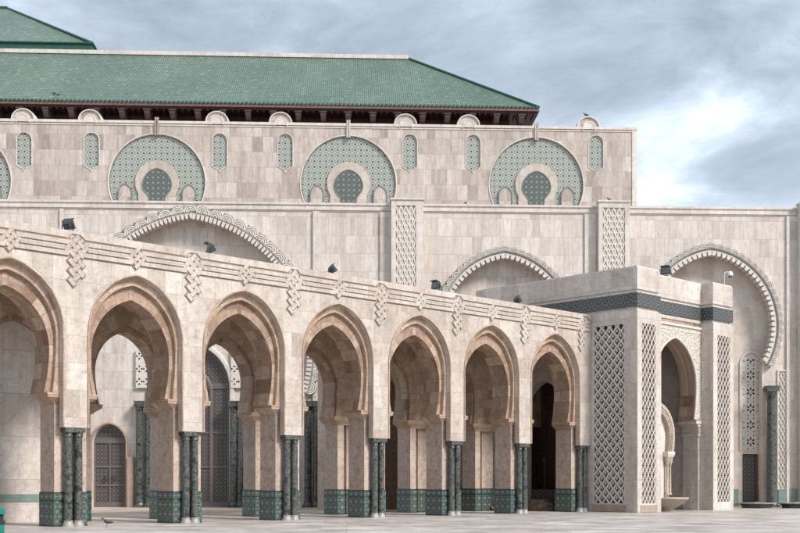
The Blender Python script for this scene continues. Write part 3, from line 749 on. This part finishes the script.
# scalloped bands
def scallop(cx, cy, c, Rr, bw_, yend, lobe, tooth):
    u0, zc, pts, s = bigarch(cx,cy,c,Rr,bw_*.5,yend, 40)
    lens = [0]
    for a,b in zip(pts,pts[1:]): lens.append(lens[-1]+math.dist(a,b))
    Lt = lens[-1]
    def at(d):
        d = min(max(d,0),Lt-1e-6)
        k = max(i for i in range(len(lens)) if lens[i] <= d); k = min(k,len(pts)-2)
        t = (d-lens[k])/(lens[k+1]-lens[k]); a, b = pts[k], pts[k+1]
        tx, tz = (b[0]-a[0]), (b[1]-a[1]); l = math.hypot(tx,tz)
        return (a[0]+tx*t, a[1]+tz*t), (-tz/l, tx/l), (tx/l, tz/l)
    B = bw_*s
    base = MB(); base.ribbon(pts, B*.62, -.30, .2)
    lb = MB(); gl = MB(); n = max(3, round(Lt/lobe)); st = Lt/n
    for k in range(n):
        P, N, T = at((k+.5)*st)
        def pt(r, an, off=0): return (P[0]+N[0]*(off+r*sin(an))+T[0]*r*cos(an), P[1]+N[1]*(off+r*sin(an))+T[1]*r*cos(an))
        y = -.33-.014*(k % 2); r0 = st*(.60 if lobe > .6 else .66); o_ = -B*.06 if lobe > .6 else B*.10
        lb.prism([pt(r0, a*pi/10, o_) for a in range(0,11)], y, -.05)
        gl.ribbon([pt(r0*.97, a*pi/10, o_) for a in range(1,10)], st*.045, y-.03, y+.02)
        for q_, w_q in ((.80,.13),(.52,.12),(.24,.12)):
            lb.ribbon([pt(r0*q_, a*pi/8, o_) for a in range(0,9)], st*w_q, y-.085, y)
        Q = pt(r0*1.0, pi*0, B*.42); gl.prism([(Q[0]+st*.055*cos(a*pi/3),Q[1]+st*.055*sin(a*pi/3)) for a in range(6)], -.16, .0)
    th = MB(); n2 = round(Lt/tooth); s2 = Lt/n2
    for k in range(n2):
        P, N, T = at((k+.5)*s2); w2 = s2*.33; a = -B*.5; b = -B*.16
        q = [(P[0]+N[0]*e+T[0]*f, P[1]+N[1]*e+T[1]*f) for e,f in ((a,-w2*.7),(a,w2*.7),(a*.8,w2),(b,w2),(b,-w2),(a*.8,-w2))]
        th.prism(q, -.40, .15)
    bo_ = obj('scalloped_band', base, M['ringstone'], mos, (u0,0,zc))
    obj('lobes', lb, M['ringstone'], bo_); obj('green_inlay', gl, M['greenline'], bo_); obj('dentils', th, M['ringstone'], bo_)
    gs = MB(); gs.ribbon([( p[0], p[1]) for p in pts], B*.1, -.315, -.30); obj('inlay_line', gs, M['greenline'], bo_)
scallop(191,352.5,17.7,148.9,15,394,.80,.28)
scallop(504.5,329,10,82.5,12,364,.50,.36)
scallop(710,326,10,82.5,12,364,.50,.36)
# frames: strips and pilasters on the lower wall
def strip_(x0,x1,dep,mat='trim',name='wall_strip',ztop=None):
    m_ = MB(); m_.box(U(x0),U(x1),-dep,.0,0,ztop or LT-.56); return obj(name, m_, M[mat], mos)
strip_(60,63.5,.12); strip_(313,319.5,.14); strip_(380,391,.12,'facade'); 
strip_(584.5,588,.10); strip_(588,596,.05,'facade'); strip_(786,789,.12); strip_(789,797,.06,'facade')
def pilaster(x0,x1,cx0,cx1):
    zt = LT+.12
    m_ = MB(); hx = [(U(cx0),1.0),(U(cx1),1.0),(U(cx1),zt-.35),(U(cx0),zt-.35)]
    m_.prism([(U(x0),0),(U(x1),0),(U(x1),zt),(U(x0),zt)], -.55, .0, [hx]); m_.box(U(x0)-.06,U(x1)+.06,-.62,.1,zt,zt+.12)
    p = obj('pilaster', m_, M['trim'], mos)
    lb = MB(); ogee(lb, U(cx0), U(cx1), 1.0, zt-.35, 4, .72, .12, -.52, -.40, .2)
    for r_ in range(int((zt-1.5)/.36)):
        for k in range(4 if r_ % 2 else 3):
            x = U(cx0)+(U(cx1)-U(cx0))/4*(k+(.5 if r_ % 2 else 1)); z = 1.0+.36*(r_+1)
            leaf(lb, x, z, .22, -.48, -.40)
    obj('carved_panel', lb, M['carved'], p)
    bk_ = MB(); bk_.box(U(cx0),U(cx1),-.42,-.36,1.0,zt-.35); obj('panel_ground', bk_, M['trim'], p)
pilaster(391,423,395.5,415.5); pilaster(597,627.5,601,623); pilaster(797,836,804,828)
# upper wall
DU = 6.0
UT = H(300,123,DU)
ux0, ux1 = U(-120,DU), U(636,DU)
NX = [-38, 157, 348.5, 536.5]
s6 = (FY+DU)/F
def circ_hole(cx, cy, r, ybot):
    u = U(cx,DU); z = H(cx,cy,DU); rr = r*s6; zb = LT-.4; pts = []
    a0 = -math.asin(min(.95,(z-zb)/rr))
    for i in range(37):
        a = a0+(pi-2*a0)*i/36; pts.append((u+rr*cos(a), z+rr*sin(a)))
    return pts
def medal(x, grow=0):
    u = U(x,DU); zt = H(x, 132.5+.0055*x, DU); zb = zt-37.5*s6; hw = 7*s6+grow
    pts = [(u+hw*cos(a*pi/10), zt-hw+grow+hw*sin(a*pi/10)) for a in range(11)]
    return pts+[(u-hw,zb+.38),(u-hw*.55,zb+.22),(u-hw*.25,zb+.16),(u,zb-grow),(u+hw*.25,zb+.16),(u+hw*.55,zb+.22),(u+hw,zb+.38)]
MX = [-4-66, 24, 91.5, 219.5, 285.3, 409.8, 473.2, 596]
uw = MB()
nh = [circ_hole(x, 181+.007*x, 47.5, 0) for x in NX]
uw.prism([(ux0,LT-.6),(ux1,LT-.6),(ux1,UT-.18),(ux0,UT-.18)], 0, 1.0, nh+[medal(x) for x in MX])
uwo = obj('upper_wall', uw, M['upper'], mos, (0,DU,0))
rw = MB(); rw.box(ux1-1.0,ux1-.002,1.0,16,LT-.6,UT-.18); obj('return_wall', rw, M['upper'], mos, (0,DU,0))
ux = MB(); ux.box(U(632,DU),ux1+.05,-.05,.0,LT-.4,UT-.18); ux.box(ux0,ux1+.08,-.09,1.05,UT-.18,UT); ux.box(ux0,ux1+.04,-.045,.0,UT-.32,UT-.24); obj('upper_coping', ux, M['trim'], mos, (0,DU,0))
fill = MB(); fill.box(ux0+.1, ux1-.2, .5, .9, LT-.6, UT-.3)
for k, x in enumerate(NX):
    u = U(x,DU); z = H(x,181+.007*x,DU); 
    t = MB(); t.prism(circ_hole(x,181+.007*x,47.5,0), .12, .3); n_ = obj('tile_niche', t, M['zniche'], mos, (0,DU,0))
    b_ = MB(); b_.ribbon(circ_hole(x,181+.007*x,48,0), .10, -.05, .14); obj('niche_border', b_, M['trim'], n_)
    b_ = MB(); b_.ribbon(circ_hole(x,181+.007*x,46.8,0), .06, .08, .14); obj('niche_line', b_, M['greenline'], n_)
    ring = [(u+21.5*s6*cos(a), z+.0+21.5*s6*sin(a)) for a in [(-.55+(pi+1.1)*i/30) for i in range(31)]]
    zb = LT-.3; ring = [(ring[0][0],zb)]+ring+[(ring[-1][0],zb)]
    r_ = MB(); r_.prism(ring, .0, .2); obj('niche_ring', r_, M['frieze'], n_)
    # pointed window with horseshoe foot
    wz = z-.25
    wp = arch(14.5*s6, 3*s6, wz, None, 0, None, 10)
    wp = [(-.42,LT-.3),(-.55,wz-.75),(-.9,wz-.3)]+wp+[(.9,wz-.3),(.55,wz-.75),(.42,LT-.3)]
    w2 = MB(); w2.prism(shift(wp,u), -.02, .1); obj('niche_window', w2, M['zdark'], n_)
    w3 = MB(); w3.ribbon(shift(wp,u), .06, -.05, .0); obj('window_edge', w3, M['greenline'], n_)
    for sx in (-1,1):
        a_ = MB(); nn_ = arch(6.5*s6,2.5*s6,z-11*s6,LT-.3,n=8); a_.prism(shift(nn_,u+sx*31.5*s6), .0,.2)
        a2 = obj('side_niche', a_, M['upper'], n_); a3 = MB(); a3.ribbon(shift(nn_,u+sx*31.5*s6), .07, -.04, .02); obj('niche_edge', a3, M['greenline'], a2)
    st_ = MB(); st_.box(u-.13,u-.03,-.14,0,UT-1.0,UT+.22); st_.box(u+.03,u+.13,-.14,0,UT-1.0,UT+.22); st_.box(u-.13,u+.13,-.09,0,UT-1.0,UT+.18); obj('drain_spout', st_, M['upper'], mos, (0,DU,0))
for x in MX:
    t = MB(); t.prism(medal(x), .08, .3); md = obj('tile_medallion', t, M['zniche'], mos, (0,DU,0))
    b_ = MB(); b_.ribbon(medal(x,.04), .07, -.04, .1, True); obj('medallion_border', b_, M['trim'], md)
BX = [-44, 23, 90, 217, 280.5, 405.5, 468.5, 588.5]
for x in BX:
    u = U(x,DU); r0 = 11.2*s6
    b_ = MB(); b_.prism([(u+r0*cos(a*pi/14),UT-.02+r0*.92*sin(a*pi/14)) for a in range(15)], .02, .9); mo = obj('rounded_merlon', b_, M['upper'], mos, (0,DU,0))
    b_ = MB(); b_.ribbon([(u+r0*.98*cos(a*pi/14),UT+r0*.90*sin(a*pi/14)) for a in range(15)], .12, -.08, .95); b_.ribbon([(u+r0*.56*cos(a*pi/14),UT-.22+r0*.72*sin(a*pi/14)) for a in range(15)], .10, -.12, .02); b_.prism([(u+r0*.5*cos(a*pi/14),UT-.18+r0*.66*sin(a*pi/14)) for a in range(15)], -.10, .02); obj('merlon_moulding', b_, M['trim'], mo)
# hipped green roof
DE = 9.0; EH = H(300,104.5,DE); ex = U(539,DE); DR = 9.0
RHh = H(300,57,DE+DR); rx = ex-9.0; el = U(-160,DE)
rb_ = MB(); rb_.add([(el,0,EH),(ex,0,EH),(ex,2*DR,EH),(el,2*DR,EH),(el,DR,RHh),(rx,DR,RHh)],[(0,1,5,4),(1,2,5),(2,3,4,5),(3,0,4)])
ro = obj('roof', rb_, M['roof'], mos, (0,DE,0))
cp_ = MB(); cp_.box(el,rx+.1,DR-.25,DR+.25,RHh-.1,RHh+.20); obj('ridge_cap', cp_, M['trim'], ro)
hp = MB(); hp.tube([(rx,DR,RHh+.05),(ex,0,EH+.05)], .11, 6); hp.tube([(rx,DR,RHh+.05),(ex,2*DR,EH+.05)], .11, 6); obj('hip_tiles', hp, M['green'], ro)
fa = MB(); fa.box(el,ex+.02,-.04,.22,EH-.24,EH-.02); fa.box(ex-.2,ex+.04,.22,2*DR,EH-.24,EH-.02)
for i in range(int((ex-el)/.36)): pass
obj('fascia', fa, M['fascia'], ro)
ev = MB(); n_e = int((ex-el)/.30)
for i in range(n_e): 
    x = ex-.15-.30*i; ev.box(x-.09,x+.09,-.12,.1,EH-.03,EH+.09)
obj('eaves_tiles', ev, M['green'], ro)
sf_ = MB(); sf_.box(el,ex-.1,.2,2*DR-.2,EH-.36,EH-.24); sf_.box(el,ex-1.9,1.7,2*DR-1.7,UT-3.0,EH-.36)
for i in range(int((ex-el)/.44)):
    x = ex-.3-.44*i; sf_.box(x-.05,x+.05,.22,1.7,EH-.48,EH-.36)
obj('eaves', sf_, M['wood'], ro)
brk = MB(); brk.rects([(-.16,.16,.6,1.5,-.95),(-.2,.2,.3,1.65,-.62),(-.2,.2,.28,1.65,-.50)]); brk.box(-.26,.26,.2,1.65,-.48,-.37); brk.box(-.2,.2,.9,1.68,-1.5,-.96)
M['bracket'] = plain('bracket_wood', (.24,.15,.13), (.13,.08,.07), 6, .6)
b0 = obj('bracket', brk, M['bracket'], ro, (ex-1.2,0,EH))
x = ex-1.2
while x > U(-40,DE): x -= 1.78; dupe(b0, (x,0,EH))
# farther, higher roof
DF = 30.0; fe = H(60,43.5,DF); fxr = U(92,DF); fr = thing('roof_tower', 'higher green hipped roof with dark green eaves rising behind the main roof', 'building', (0,FY,0), FR)
rh2 = H(12,8.5,DF+10); fl_ = fxr-30
t = MB(); t.add([(fl_,0,fe),(fxr,0,fe),(fxr,20,fe),(fl_,20,fe),(fl_+10.2,10,rh2),(fxr-10.2,10,rh2)],[(0,1,5,4),(1,2,5),(2,3,4,5),(3,0,4)])
r2 = obj('roof', t, M['roof'], fr, (0,DF,0))
t = MB(); t.box(fl_,fxr,0,20,fe-.62,fe-.01); obj('fascia', t, M['green'], fr, (0,DF,0))
t = MB(); t.box(fl_-.15,fxr+.15,-.15,20.1,fe-.01,fe+.1); t.tube([(fxr-10.2,10,rh2),(fxr,0,fe+.1)],.13,6); t.tube([(fl_+10.2,10,rh2+.05),(fxr-10.2,10,rh2+.05)],.16,6); obj('hip_tiles', t, M['green'], r2)
t = MB(); t.box(fl_+1,fxr-1,1,19,18,fe-.62); obj('wall', t, M['upper'], fr, (0,DF,0))

# ------------------------------------------------------------------ doors, gate, columns, dado of the facade
def leafpanel(x0,x1,yt,dep,mat,name,parent=None,grow=0):
    a = (U(x1,dep)-U(x0,dep))/2+grow; m_ = (U(x0,dep)+U(x1,dep))/2; zt = H((x0+x1)/2,yt,dep)+grow
    rise = a*1.15; cc_ = (rise*rise-a*a)/(2*a); zc_ = zt-sqrt((a+cc_)**2-cc_**2)
    return a, cc_, zc_, m_
def door(x0,x1,yt,name='gate'):
    a,cc_,zc_,m_ = leafpanel(x0,x1,yt,1.0,None,None)
    g_ = MB(); g_.prism(shift(arch(a+.15,cc_,zc_,0,n=14),m_), 1.02, 1.12)
    d = obj(name, g_, M['gate'], mos)
    b = MB(); b.box(m_-.05,m_+.05,.94,1.02,0,zc_+.0); b.box(m_-a,m_+a,.95,1.02,zc_+.0,zc_+.35); b.box(m_-a,m_+a,.95,1.02,.0,.35); 
    for zz in (.33,.62): b.box(m_-a,m_+a,.97,1.02,zc_*zz,zc_*zz+.14)
    b.ribbon(shift(arch(a-.1,cc_,zc_,0,n=14),m_), .14, .96, 1.02)
    if a > 1.6: b.ribbon(shift(arch(a*.52,cc_*.6,zc_-.3,0,n=12),m_), .26, .90, 1.02)
    obj('door_band', b, M['gateband'], d)
    h_ = MB()
    for sx in (-1,1): h_.tube([(m_+sx*.25+.13*cos(t_*pi/6),.9,zc_*.45+.13*sin(t_*pi/6)) for t_ in range(12)], .03, 6, True)
    obj('door_ring', h_, M['metal'], d)
    f_ = MB(); f_.ribbon(shift(arch(a+(.16 if a > 1.6 else .05),cc_,zc_,0,n=16),m_), .32 if a > 1.6 else .14, .55, .72); obj('door_surround', f_, M['trim' if a > 1.6 else 'plinth'], d)
    return d
door(152,230,344); door(93,127,424); door(255,289,424)
for a_ in (127,289): bx = MB(); bx.box(U(a_,.4),U(a_+6.5,.4),.4,.68,0,H(a_+3,457,.4)); obj('brown_post', bx, M['plinth'], mos)
rd = MB(); rd.box(U(739,.9),U(766,.9),1.22,1.3,0,H(750,450,1.0)); rd.box(U(743.5,.9),U(756,.9),1.0,1.08,0,H(750,455,1.0)); d1 = obj('side_door', rd, M['gate'], mos); rd = MB(); rd.box(U(756,.9),U(760.5,.9),.85,.95,0,H(750,457,1.0)); rd.box(U(757,.9),U(759,.9),.80,.85,.3,H(750,457,1.0)-.8); obj('door_leaf', rd, M['fascia'], d1)
# star window
def starwin(x0,x1,yt,yb,dep):
    a,cc_,zc_,m_ = leafpanel(x0,x1,yt,dep,None,None); zb = H((x0+x1)/2,yb,dep); W_ = 2*a
    out = shift(arch(a,cc_,zc_,zb,n=10),m_); hs = []
    step = W_*.80; n = int((H(750,yt,dep)-zb)/step)
    for k in range(n+1):
        cz = zb+step*(k+.5); 
        for q in range(6):
            an = q*pi/3+pi/6; r0,r1,wd = W_*.06,W_*.24,W_*.05
            ca,sa = cos(an),sin(an); mx = (r0+r1)/2
            hs.append([(m_+ca*r0,cz+sa*r0),(m_+ca*mx-sa*wd,cz+sa*mx+ca*wd),(m_+ca*r1,cz+sa*r1),(m_+ca*mx+sa*wd,cz+sa*mx-ca*wd)])
        for q in range(8):
            an = q*pi/4+pi/8; ex_,ez_ = m_+W_*.37*cos(an), cz+step*.43*sin(an)
            e_ = W_*.04
            hs.append([(ex_-e_,ez_),(ex_,ez_-e_),(ex_+e_,ez_),(ex_,ez_+e_)])
    top = zc_+a*.6
    hs = [h for h in hs if max(p[1] for p in h) < top and min(p[1] for p in h) > zb+.03]
    t = MB(); t.prism(out, dep, dep+.12, hs); w_ = obj('star_window', t, M['carved'], mos)
    t = MB(); t.prism(shift(arch(a,cc_,zc_,zb,n=10),m_), dep+.25, dep+.3); obj('dark_glass', t, M['shade'], w_)
    t = MB(); t.ribbon(shift(arch(a+.06,cc_,zc_,zb,n=10),m_), .12, dep-.16, dep+.02); obj('window_frame', t, M['trim'], w_)
starwin(740.5,761,353,450,.78)
for x0 in (136,231):
    t = MB(); u0_, u1_ = U(x0,.6), U(x0+14,.6); z0_, z1_ = H(x0,388,.6), H(x0,350,.6); hs = []
    for k in range(3):
        for j in range(2):
            cx_, cz_ = u0_+(u1_-u0_)*(j+.5)/2, z0_+(z1_-z0_)*(k+.5)/3
            for q in range(4):
                an = q*pi/2; hs.append([(cx_+.08*cos(an),cz_+.08*sin(an)),(cx_+.2*cos(an+.45),cz_+.2*sin(an+.45)),(cx_+.22*cos(an-.0),cz_+.22*sin(an)),(cx_+.2*cos(an-.45),cz_+.2*sin(an-.45))])
    t.prism([(u0_,z0_),(u1_,z0_),(u1_,z1_),(u0_,z1_)], .5, .6, hs); w_ = obj('pierced_panel', t, M['carved'], mos)
    t = MB(); t.box(u0_,u1_,.64,.68,z0_,z1_); obj('panel_ground', t, M['greenline'], w_)
def bigcol(x, ytop, r, dep, name='tall_column'):
    u = U(x,dep); zt = H(x,ytop,dep)
    t = MB(); t.lathe([(r,.35),(r*.98,zt*.5),(r*.9,zt-.6)], n=18); c = obj(name, t, M['marble'], mos, (u,dep,0))
    t = MB(); t.lathe([(r*.9,zt-.6),(r*1.05,zt-.57),(r*1.0,zt-.5),(r*1.25,zt-.35)], n=18); t.box(-r*1.3,r*1.3,-r*1.3,r*1.3,zt-.35,zt); obj('capital', t, M['marble'], c)
    t = MB(); t.box(-r*1.5,r*1.5,-r*1.5,r*1.5,0,.12); t.lathe([(r*1.4,.12),(r*1.4,.2),(r*1.15,.25),(r*1.15,.35)], n=18); obj('column_base', t, M['marble'], c)
for x in (139.5,148.5,233.5,240.5): bigcol(x, 401, .23, .25)
for x in (308,316.5,66,75): bigcol(x, 401, .23, -.42)
bigcol(771.5, 386, .30, -.45)
bigcol(649, 386, .30, -.45)
# diaper panels and dado beside the right-hand arch
t = MB(); u0_,u1_ = U(778.5,-.05),U(786,-.05); ogee(t,u0_,u1_,1.2,H(780,372),2,.5,.05,-.07,0,0); frame(t,u0_-.08,u1_+.08,1.1,H(780,370),.08,-.09,0); obj('diaper_panel', t, M['carved'], mos)
zt = H(770,489)
for a_,b_,y_ in ((736,742,.68),(762,768,.68),(778,786,-.06),(789,797,-.1),(797,836,-.56)):
    t = MB(); t.box(U(a_),U(b_),y_-.04,y_,0,zt); obj('green_dado', t, M['dadofar'], mos)
t = MB(); t.box(U(736),U(768),.64,.69,.0,.22); obj('threshold', t, M['dadofar'], mos)

# small tiled basin at the foot of the wall, far right
def basin(px, z_, lab):
    X = (px-400)/F*z_
    bt = thing('tiled_basin', lab, 'basin', (X,z_,0), FR, 'low tiled basins at the foot of the facade')
    t = MB(); t.lathe([(.95,0),(.95,.16),(1.05,.22),(1.1,.26)], n=8, smooth=False); obj('basin_body', t, M['zband'], bt)
    t = MB(); t.lathe([(1.1,.26),(1.2,.28),(1.2,.32),(1.0,.33),(.6,.30),(.15,.36),(.05,.38)], n=16); obj('basin_top', t, M['basecol'], bt)
basin(757, 72.6, 'low green tiled basin before the small dark door at the foot of the facade')
basin(797, 72.6, 'low green tiled basin at the far right edge of the photo')

# ------------------------------------------------------------------ floodlights, camera, birds, bin
def mk_flood(label, loc, rz, tilt, sc, group='floodlights along the roof edges'):
    f = thing('floodlight', label, 'floodlight', loc, rz, group); f.scale = (sc,sc,sc)
    b = MB(); b.box(-.1,.1,-.08,.08,0,.04); b.tube([(0,0,.03),(0,0,.12)],.035); b.box(-.30,.30,-.02,.02,.11,.14); b.box(-.30,-.27,-.02,.02,.14,.42); b.box(.27,.30,-.02,.02,.14,.42); obj('yoke', b, M['metal'], f)
    h = MB(); h.xf = Matrix.Translation((0,0,.36)) @ Matrix.Rotation(tilt,4,'X')
    h.loft([[(-.26,-.16,-.22),(.26,-.16,-.22),(.26,-.16,.22),(-.26,-.16,.22)],[(-.25,.0,-.2),(.25,.0,-.2),(.25,.0,.2),(-.25,.0,.2)],[(-.14,.16,-.12),(.14,.16,-.12),(.14,.16,.14),(-.14,.16,.14)]],True,False)
    h.box(-.26,.26,-.30,-.16,.20,.225); h.box(-.08,.08,.14,.26,-.06,.08)
    hh = obj('housing', h, M['metal'], f)
    g_ = MB(); g_.xf = h.xf; g_.box(-.22,.22,-.175,-.162,-.18,.18); obj('glass', g_, M['glass'], hh)
    return f
mk_flood('leftmost black floodlight on the arcade roof, above the first pier from the left', A2W(.85,.3,TOP), AX+R(120), R(-35), .8)
mk_flood('grey floodlight on the arcade roof in front of the left scalloped arch', A2W(7.05,.3,TOP), AX+R(-115), R(-10), .85)
mk_flood('small black floodlight on the arcade roof over the fourth arch', A2W(13.45,.3,TOP), AX+R(70), R(-40), .75)
mk_flood('black floodlight on the arcade roof just left of the middle scalloped arch', A2W(20.0,.3,TOP), AX+R(-100), R(-10), .9)
mk_flood('rightmost floodlight on the arcade roof, against the grey side of the pavilion', A2W(25.9,.3,TOP), AX+R(70), R(-40), .75)
mk_flood('floodlight on the pavilion parapet in front of the right scalloped arch', A2W(K0+4.35,-2.1,12.92), AX+R(-80), R(-10), 1.0)
f = thing('security_camera', 'white dome security camera on a thin post at the pavilion corner', 'camera', A2W(K0+9.1,-2.9,12.92), AX)
f.scale = (.8,.8,.8)
t = MB(); t.tube([(0,0,0),(0,0,.95)],.022); t.tube([(0,0,.9),(.12,-.12,1.0),(.3,-.3,.98)],.03); obj('post', t, M['white'], f)
t = MB(); t.lathe([(.05,1.05),(.17,.98),(.19,.85),(.19,.72)],.3,-.3,14); t2 = obj('housing', t, M['white'], f)
t = MB(); t.lathe([(.04,.55),(.12,.60),(.16,.66),(.17,.72)],.3,-.3,14); obj('dome', t, M['glass'], f)

def pigeon(label, loc, rz, sc=1):
    t = MB(); rings = []
    # spine from tail tip to beak: x, z, half width, half height
    for x,z,a,b in ((-.22,.13,.028,.006),(-.16,.135,.035,.014),(-.09,.15,.055,.045),(-.01,.165,.068,.062),(.06,.185,.058,.06),(.095,.215,.036,.042),(.11,.25,.027,.03),(.13,.272,.028,.027),(.155,.27,.018,.018),(.175,.262,.005,.006),(.195,.257,.002,.002)):
        rings.append([(x,a*cos(2*pi*i/10),z+b*sin(2*pi*i/10)) for i in range(10)])
    t.loft(rings)
    for sy in (-1,1):
        t.tube([(.0,sy*.025,.12),(.01,sy*.025,.05),(.0,sy*.025,.005)],.006,5)
        for q in (-.4,0,.4): t.tube([(.0,sy*.025,.006),(.035*cos(q),sy*.025+.035*sin(q),.004)],.004,4)
        t.loft([[(x,sy*(.058+.012*k_),z+h_*w_) for k_,(h_) in ((0,-1),(1,-.3),(1,.5),(0,1))] for x,z,w_ in ((.06,.19,.03),(0,.18,.045),(-.1,.16,.03),(-.19,.14,.008))], True, True)
    o = obj('pigeon', t, M['pigeon'], None, loc, (0,0,rz)); o.scale = (sc,sc,sc); tag(o, label, 'bird', 'pigeons on the plaza and the roofs'); return o
pigeon('dark pigeon standing on the marble plaza in front of the second arch', ((107-400)/F*42.0,42.0,0), R(200), 1.15)
def FW(u, dy, z): return (u*cf-dy*sf, FY+u*sf+dy*cf, z)
pigeon('tiny pigeon on the coping of the lower wall above the middle arch', FW(U(466),.2,LT), R(30), .9)
pigeon('tiny pigeon on top of the right-hand carved pilaster', FW(U(608),-.2,LT+.24), R(200), .9)
pigeon('tiny pigeon on the rounded merlon nearest the right end of the upper wall', FW(U(587,DU),DU+.4,UT+.78), R(190), 1.1)
pigeon('left one of two tiny pigeons on the green roof near its left edge', FW(U(50.5,DE),DE+.95,EH+.70), R(170), .9)
pigeon('right one of two tiny pigeons on the green roof near its left edge', FW(U(56,DE),DE+.75,EH+.55), R(20), .9)
bn = thing('litter_bin', 'teal green plastic litter bin at the bottom left edge of the photo', 'bin', (-8.88,25.6,0))
t = MB(); t.lathe([(.20,0),(.25,.04),(.26,.72)], n=24); 
obj('body', t, M['bin'], bn)
t = MB(); t.lathe([(.22,.72),(.22,.90)], n=24); obj('opening', t, M['shade'], bn)
t = MB()
for k in range(4): a_ = pi/4+k*pi/2; t.box(.235*cos(a_)-.03,.235*cos(a_)+.03,.235*sin(a_)-.03,.235*sin(a_)+.03,.72,.9)
t.lathe([(.27,.90),(.275,.93),(.25,1.02),(.18,1.09),(.06,1.11)], n=24); obj('lid', t, M['bin'], bn)
t = MB(); t.lathe([(.268,.68),(.275,.70),(.275,.74),(.268,.76)], n=24); obj('rim', t, M['shade'], bn)
